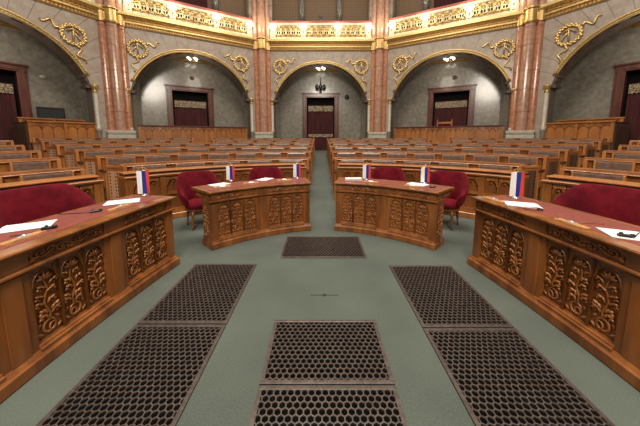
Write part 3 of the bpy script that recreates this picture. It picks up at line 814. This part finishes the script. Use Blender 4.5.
    # rail box in the arch (bays without a centre aisle)
    def rail(u0,u1,v0,z0,z1,label,endside=0):
        t=thing('panelled_rail',label,'rail',fn((u0+u1)/2,v0,z0))
        n=round((u1-u0)/.92); p=(u1-u0)/n
        m=MB(); m.box(u0,u1,v0+.03,v0+.09,z0,z1-.04); m.build('board',M['rail_oak'],t,fn)
        for i in range(n+1):
            c=min(max(u0+p*i,u0+.05),u1-.05); m=MB(); m.cbox(c-.05,c+.05,v0-.02,v0+.04,z0,z1-.06,.008); m.build('post',M['rail_oak'],t,fn)
        for i in range(n):
            a=u0+p*i+.05; b=u0+p*(i+1)-.05; w=(b-a)/3
            m=MB()
            for q in range(3):
                uc=a+w*(q+.5); spandrel(m,uc,w/2-.012,max(z0,z1-.36),min(.17,(z1-z0)*.4),z1-.08,v0,v0+.03,8); m.box(a+w*q-.01,a+w*q+.01,v0,v0+.03,z0,max(z0+.05,z1-.3))
                m.ball((a+w*q,v0-.01,z1-.24),(.05,.02,.05),6,4)
            m.build('arched_panel',M['bench'],t,fn)
        m=MB(); m.cbox(u0-.03,u1+.03,v0-.05,v0+.22,z1-.07,z1,.012); m.build('cap_rail',M['darkred'] if side in 'lr' else M['rail_oak'],t,fn)
        if endside:
            e=u0 if endside<0 else u1
            m=MB(); m.box(e-.03,e+.03,v0+.05,v0+2.2,z0-.7,z1-.05)
            for q in range(14):
                y=v0+.12+q*.15; m.box(e+endside*.03-.02,e+endside*.03+.02,y,y+.06,z0-.7,z1-.12)
            m.build('slatted_end',M['dark_oak'],t,fn)
        return t
    for (u0,u1,v0,z0,z1,label,es) in boxes['rails']: rail(u0,u1,v0,z0,z1,label,es)
    # ---- gallery above
    if boxes['gallery']:
        g=thing('gallery_balustrade','cream and gold pierced balustrade of the gallery above the %s arch'%ARCH[side],'balustrade',fn(0,0,7.784),0,'gallery balustrades')
        HW=3.24
        m=MB(); m.box(-HW,HW,.02,.30,7.784,8.80); m.box(-HW,HW,-.06,.02,7.784,7.93); m.box(-HW,HW,-.06,.02,8.66,8.80); m.build('cream_wall',M['cream'],g,fn)
        m=MB(); m.box(-HW,HW,-.10,.40,8.80,8.90); m.build('hand_rail',M['pinkrail'],g,fn)
        cs=[-3.02,-1.10,1.10,3.02]
        for c in cs:
            m=MB(); m.cbox(c-.14,c+.14,-.12,.02,7.79,8.79,.02); m.cbox(c-.08,c+.08,-.15,-.12,7.95,8.60,.01); m.build('pedestal',M['cream'],g,fn)
        for i in range(3):
            a=cs[i]+.17; b=cs[i+1]-.17; n=5; p=(b-a)/n
            m=MB()
            for q in range(n+1):
                c=a+p*q
                for dz in (0,):
                    m.ball((c,-.03,8.14),(.06,.03,.09),8,5); m.ball((c,-.03,8.46),(.06,.03,.09),8,5)
            for q in range(n):
                c=a+p*(q+.5)
                m.tube([(c+.145*cos(t_),-.03,8.30+.25*sin(t_)) for t_ in [2*pi*j/16 for j in range(16)]],.026,6,closed=True)
                for an in (-.7,0,.7): m.ball((c+.07*sin(an),-.04,8.38+.06*cos(an)),(.022,.03,.07),6,4,an)
                m.tube([(c-p/2,-.03,7.98),(c,-.03,8.12),(c+p/2,-.03,7.98)],.028,5); m.tube([(c-p/2,-.03,8.62),(c,-.03,8.50),(c+p/2,-.03,8.62)],.028,5)
            for q in range(n):
                c=a+p*(q+.5)
                for (dx,dz) in ((-.06,-.07),(.06,-.07),(-p/2,.17),(-p/2,-.17)): m.ball((c+dx,.02,8.30+dz),(.042,.02,.085),8,5,0,1)  # near-black ovals on the solid wall, painted for the shade inside the piercings
            m.build('gilt_tracery',[M['gold'],M['void']],g,fn,smooth=True)
        # globe lamps on the pedestals
        for i,c in enumerate(cs):
            pos=['leftmost','second from left','third from left','rightmost'][i]
            lt=thing('gallery_lamp','lit pair of white globes, %s on the balustrade above the %s arch'%(pos,ARCH[side]),'lamp',fn(c,-.12,8.2),0,'lamps along the gallery balustrade')
            m=MB(); m.tube([(c,-.12,8.15),(c,-.26,8.18),(c,-.28,8.30)],.025,6); m.tube([(c-.14,-.26,8.38),(c,-.27,8.26),(c+.14,-.26,8.38)],.018,6); m.build('bracket',M['gold'],lt,fn,smooth=True)
            for sg in (-1,1):
                m=MB(); m.ball((c+sg*.14,-.27,8.46),(.085,.085,.085),12,8); m.build('globe',M['bulb'],lt,fn,smooth=True)
            L_=bpy.data.lights.new('gallery_lamp_light','POINT'); L_.energy=30; L_.color=(1,.88,.60); L_.shadow_soft_size=.15
            lo=bpy.data.objects.new('gallery_lamp_light',L_); lo.location=fn(c,-.65,8.46); COL.objects.link(lo)
        # back wall, floor, columns
        m=MB(); m.box(-HB-.3,HB+.3,1.7,1.8,7.7,12.5); struct(m.build('wall_gallery_'+side_name[side],M['wallpaper'],None,fn))
        m=MB(); m.box(-HB,HB,.35,1.7,7.70,7.78); struct(m.build('floor_gallery_'+side_name[side],M['pinkrail'],None,fn))
        m=MB()
        for sg in (-1,1):
            for zz in range(6): m.box(min(sg*3.15,sg*3.72),max(sg*3.15,sg*3.72),.35,.9,7.79+zz*.75,7.78+(zz+1)*.75-.012)
        struct(m.build('trim_%d'%(tn+6),M['ashlar'],None,fn))
        for sg in (-1,1):
            c=sg*1.22
            gc=thing('gallery_column','dark grey marble column with gilded base, %s one above the %s arch'%('left' if sg<0 else 'right',ARCH[side]),'column',fn(c,.65,7.78),0,'gallery columns')
            m=MB(); m.lathe([(.17,9.15),(.165,12.4)],(c,.65,0),16); m.build('shaft',M['darkcol'],gc,fn,smooth=True)
            m=MB(); m.lathe([(.24,7.78),(.24,8.85),(.30,8.87),(.30,8.95),(.22,9.0),(.24,9.06),(.18,9.15)],(c,.65,0),16); m.build('base',M['gold'],gc,fn,smooth=True)
        if side!='c':
            sg=-1 if side=='l' else 1
            m=MB(); m.box(min(-.9,.9),.9,1.62,1.69,7.8,12.2); d=struct(m.build('door_%d'%(tn//10+20),M['curtain'],None,fn))
        else:
            sc=thing('wall_sconce','small white glass sconce on the gallery wallpaper above the central arch','sconce',fn(0,1.68,9.6))
            m=MB(); m.ball((0,1.58,9.55),(.09,.07,.11),10,7); m.build('shade',M['cream'],sc,fn,smooth=True)
            m=MB(); m.lathe([(.03,9.66),(.05,9.72),(.03,9.9)],(0,1.60,0),10); m.ball((0,1.62,9.95),(.10,.06,.12),8,6); m.build('mount',M['darkcol'],sc,fn,smooth=True)
    else:
        m=MB(); m.box(-HB,HB,.02,.30,7.784,9.2); struct(m.build('wall_gallery_'+side_name[side],M['cream'],None,fn))
ARCH={'c':'central','l':'near left','r':'near right','L':'far left','R':'far right'}
side_name={'c':'back','l':'back_left','r':'back_right','L':'left','R':'right'}
bay(0,'c',0,0,1,dict(wreath=(-1,1),rails=[],gallery=True))
for s,b2,b3 in ((-1,'l','L'),(1,'r','R')):
    w='left' if s<0 else 'right'
    def mir(a,b): return (a,b) if s<0 else (-b,-a)
    u=mir(-3.06,2.72)
    bay(30*s,b2,.16*s,.33*s,11 if s<0 else 21,dict(wreath=(-1,1),gallery=True,rails=[(u[0],u[1],.12,1.25,2.25,'long panelled oak rail with dark red cap closing the near %s arch'%w,0)]))
    u=mir(.60,2.86); u2=mir(.55,2.7)
    bay(60*s,b3,.30*s,.15*s,31 if s<0 else 41,dict(wreath=((1,) if s<0 else (-1,)),gallery=False,rails=[
        (u[0],u[1],.02,1.35,2.27,'panelled oak box front with a dark slatted end in the far %s arch'%w,s*-1*-1 if False else (-1 if s<0 else 1)),
        (u2[0],u2[1],1.0,2.23,2.44,'second oak rail standing behind the slatted box in the far %s arch'%w,0)]))
# throne chair behind the right rail
fn=bayfn(radians(30))
t=thing('high_back_chair','oak armchair with dark red back standing behind the rail in the near right arch','chair',fn(.15,.9,1.25))
zf=1.25
m=MB(); m.box(-.30,-.23,.95,1.02,zf-.3,zf+1.32); m.box(.50,.57,.95,1.02,zf-.3,zf+1.32); m.box(-.23,.50,.96,1.01,zf+1.18,zf+1.30)
for e in (-.265,.535): m.ball((e,.985,zf+1.37),(.05,.05,.07),8,5)
m.build('back_frame',M['rail_oak'],t,fn)
m=MB(); m.box(-.23,.50,.965,1.0,zf+.45,zf+1.18); m.build('back_upholstery',M['velvet'],t,fn)
m=MB(); m.cbox(-.30,.57,.45,.95,zf+.12,zf+.22,.02); m.build('seat',M['velvet'],t,fn)
for x in (-.28,.50):
    m=MB(); m.box(x,x+.06,.46,.52,zf-.3,zf+.12); m.build('leg',M['rail_oak'],t,fn)

# clustered pilasters at the corners of the polygon
def pilaster(deg,label):
    a=radians(deg); n=(sin(a),cos(a)); t_=(cos(a),-sin(a)); RV=AP/cos(radians(15))
    fn=lambda u,v,w:(C0[0]+n[0]*(RV+v)+t_[0]*u, C0[1]+n[1]*(RV+v)+t_[1]*u, w)
    t=thing('clustered_pilaster',label,'pilaster',fn(0,-.2,.9),0,'red marble pilasters of the arcade')
    def shaft(c,r,v,w0,w1,m):
        poly=[(c+r*cos(pi+pi*i/10),v+r*1.15*sin(pi+pi*i/10)) for i in range(11)]+[(c+r,.3),(c-r,.3)]
        m.vprism(poly,w0,w1)
    for c,r,v,mt in ((-.37,.17,-.10,'redmarble'),(.37,.17,-.10,'redmarble'),(0,.24,-.20,'pinkmarble')):
        m=MB(); z=1.92
        hts=[.95,1.1,.9,1.2,.85]; i=0
        while z<7.05:
            z1=min(z+hts[i%5],7.1); shaft(c,r,v,z,z1-.012,m); z=z1; i+=1
        m.build('shaft',M[mt if True else mt],t,fn,smooth=False)
        m=MB(); shaft(c,r*.94,v,7.8,12.4,m); m.build('upper_shaft',M['pinkmarble'],t,fn)
    m=MB()
    m.box(-.60,.60,-.50,.3,.55,1.45); m.box(-.57,.57,-.47,.3,1.45,1.72); m.box(-.55,.55,-.45,.3,1.74,1.80); m.box(-.58,.58,-.48,.3,1.80,1.92)
    for c in (-.35,.35): m.cbox(c-.25,c+.25,-.53,-.49,.95,1.45,.02)
    m.build('stone_base',M['palestone'],t,fn,bevel=.01)
    m=MB(); 
    for c in (-.60,-.56): pass
    shaft(0,.30,-.20,7.08,7.80,m); shaft(-.39,.20,-.12,7.10,7.78,m); shaft(.39,.20,-.12,7.10,7.78,m)
    m.tube([(.33*cos(pi+pi*i/10),-.20+.38*sin(pi+pi*i/10),7.74) for i in range(11)],.05,6); m.tube([(.31*cos(pi+pi*i/10),-.20+.36*sin(pi+pi*i/10),7.14) for i in range(11)],.04,6)
    m.build('gilded_capital',M['gold'],t,fn)
pilaster(-15,'red marble clustered pilaster just left of the central arch')
pilaster(15,'red marble clustered pilaster just right of the central arch')
pilaster(-45,'red marble clustered pilaster between the near left and far left arches')
pilaster(45,'red marble clustered pilaster between the near right and far right arches')

# ------------------------------------------------------------------ light
W=bpy.data.worlds.new('hall_ambient'); SC.world=W; W.use_nodes=True
bg=W.node_tree.nodes['Background']; bg.inputs[0].default_value=(1.0,.90,.78,1); bg.inputs[1].default_value=.19
def area(name,loc,target,size,energy,color):
    L=bpy.data.lights.new(name,'AREA'); L.shape='DISK'; L.size=size; L.energy=energy; L.color=color
    o=bpy.data.objects.new(name,L); COL.objects.link(o); o.location=loc
    from mathutils import Vector
    o.rotation_euler=(Vector(target)-Vector(loc)).to_track_quat('-Z','Y').to_euler()
area('hall_ceiling_light',(0,4.5,15),(0,4.5,0),7,2300,(1,.90,.76))
area('dais_lights',(0,-4,8),(0,5,1.5),3.5,1000,(1,.90,.76))

# ------------------------------------------------------------------ camera
cam=bpy.data.cameras.new('camera'); co=bpy.data.objects.new('camera',cam); COL.objects.link(co)
cam.sensor_fit='HORIZONTAL'; cam.sensor_width=36; cam.lens=36*252/640
cam.shift_y=-45/640; cam.clip_start=.05
co.location=(-.045,0,1.55); co.rotation_euler=(pi/2-math.atan(30/252.),0,0)
SC.camera=co
SC.view_settings.view_transform='Standard'; SC.view_settings.look='None'; SC.view_settings.gamma=1; SC.view_settings.exposure=0
SC.view_settings.use_curve_mapping=False
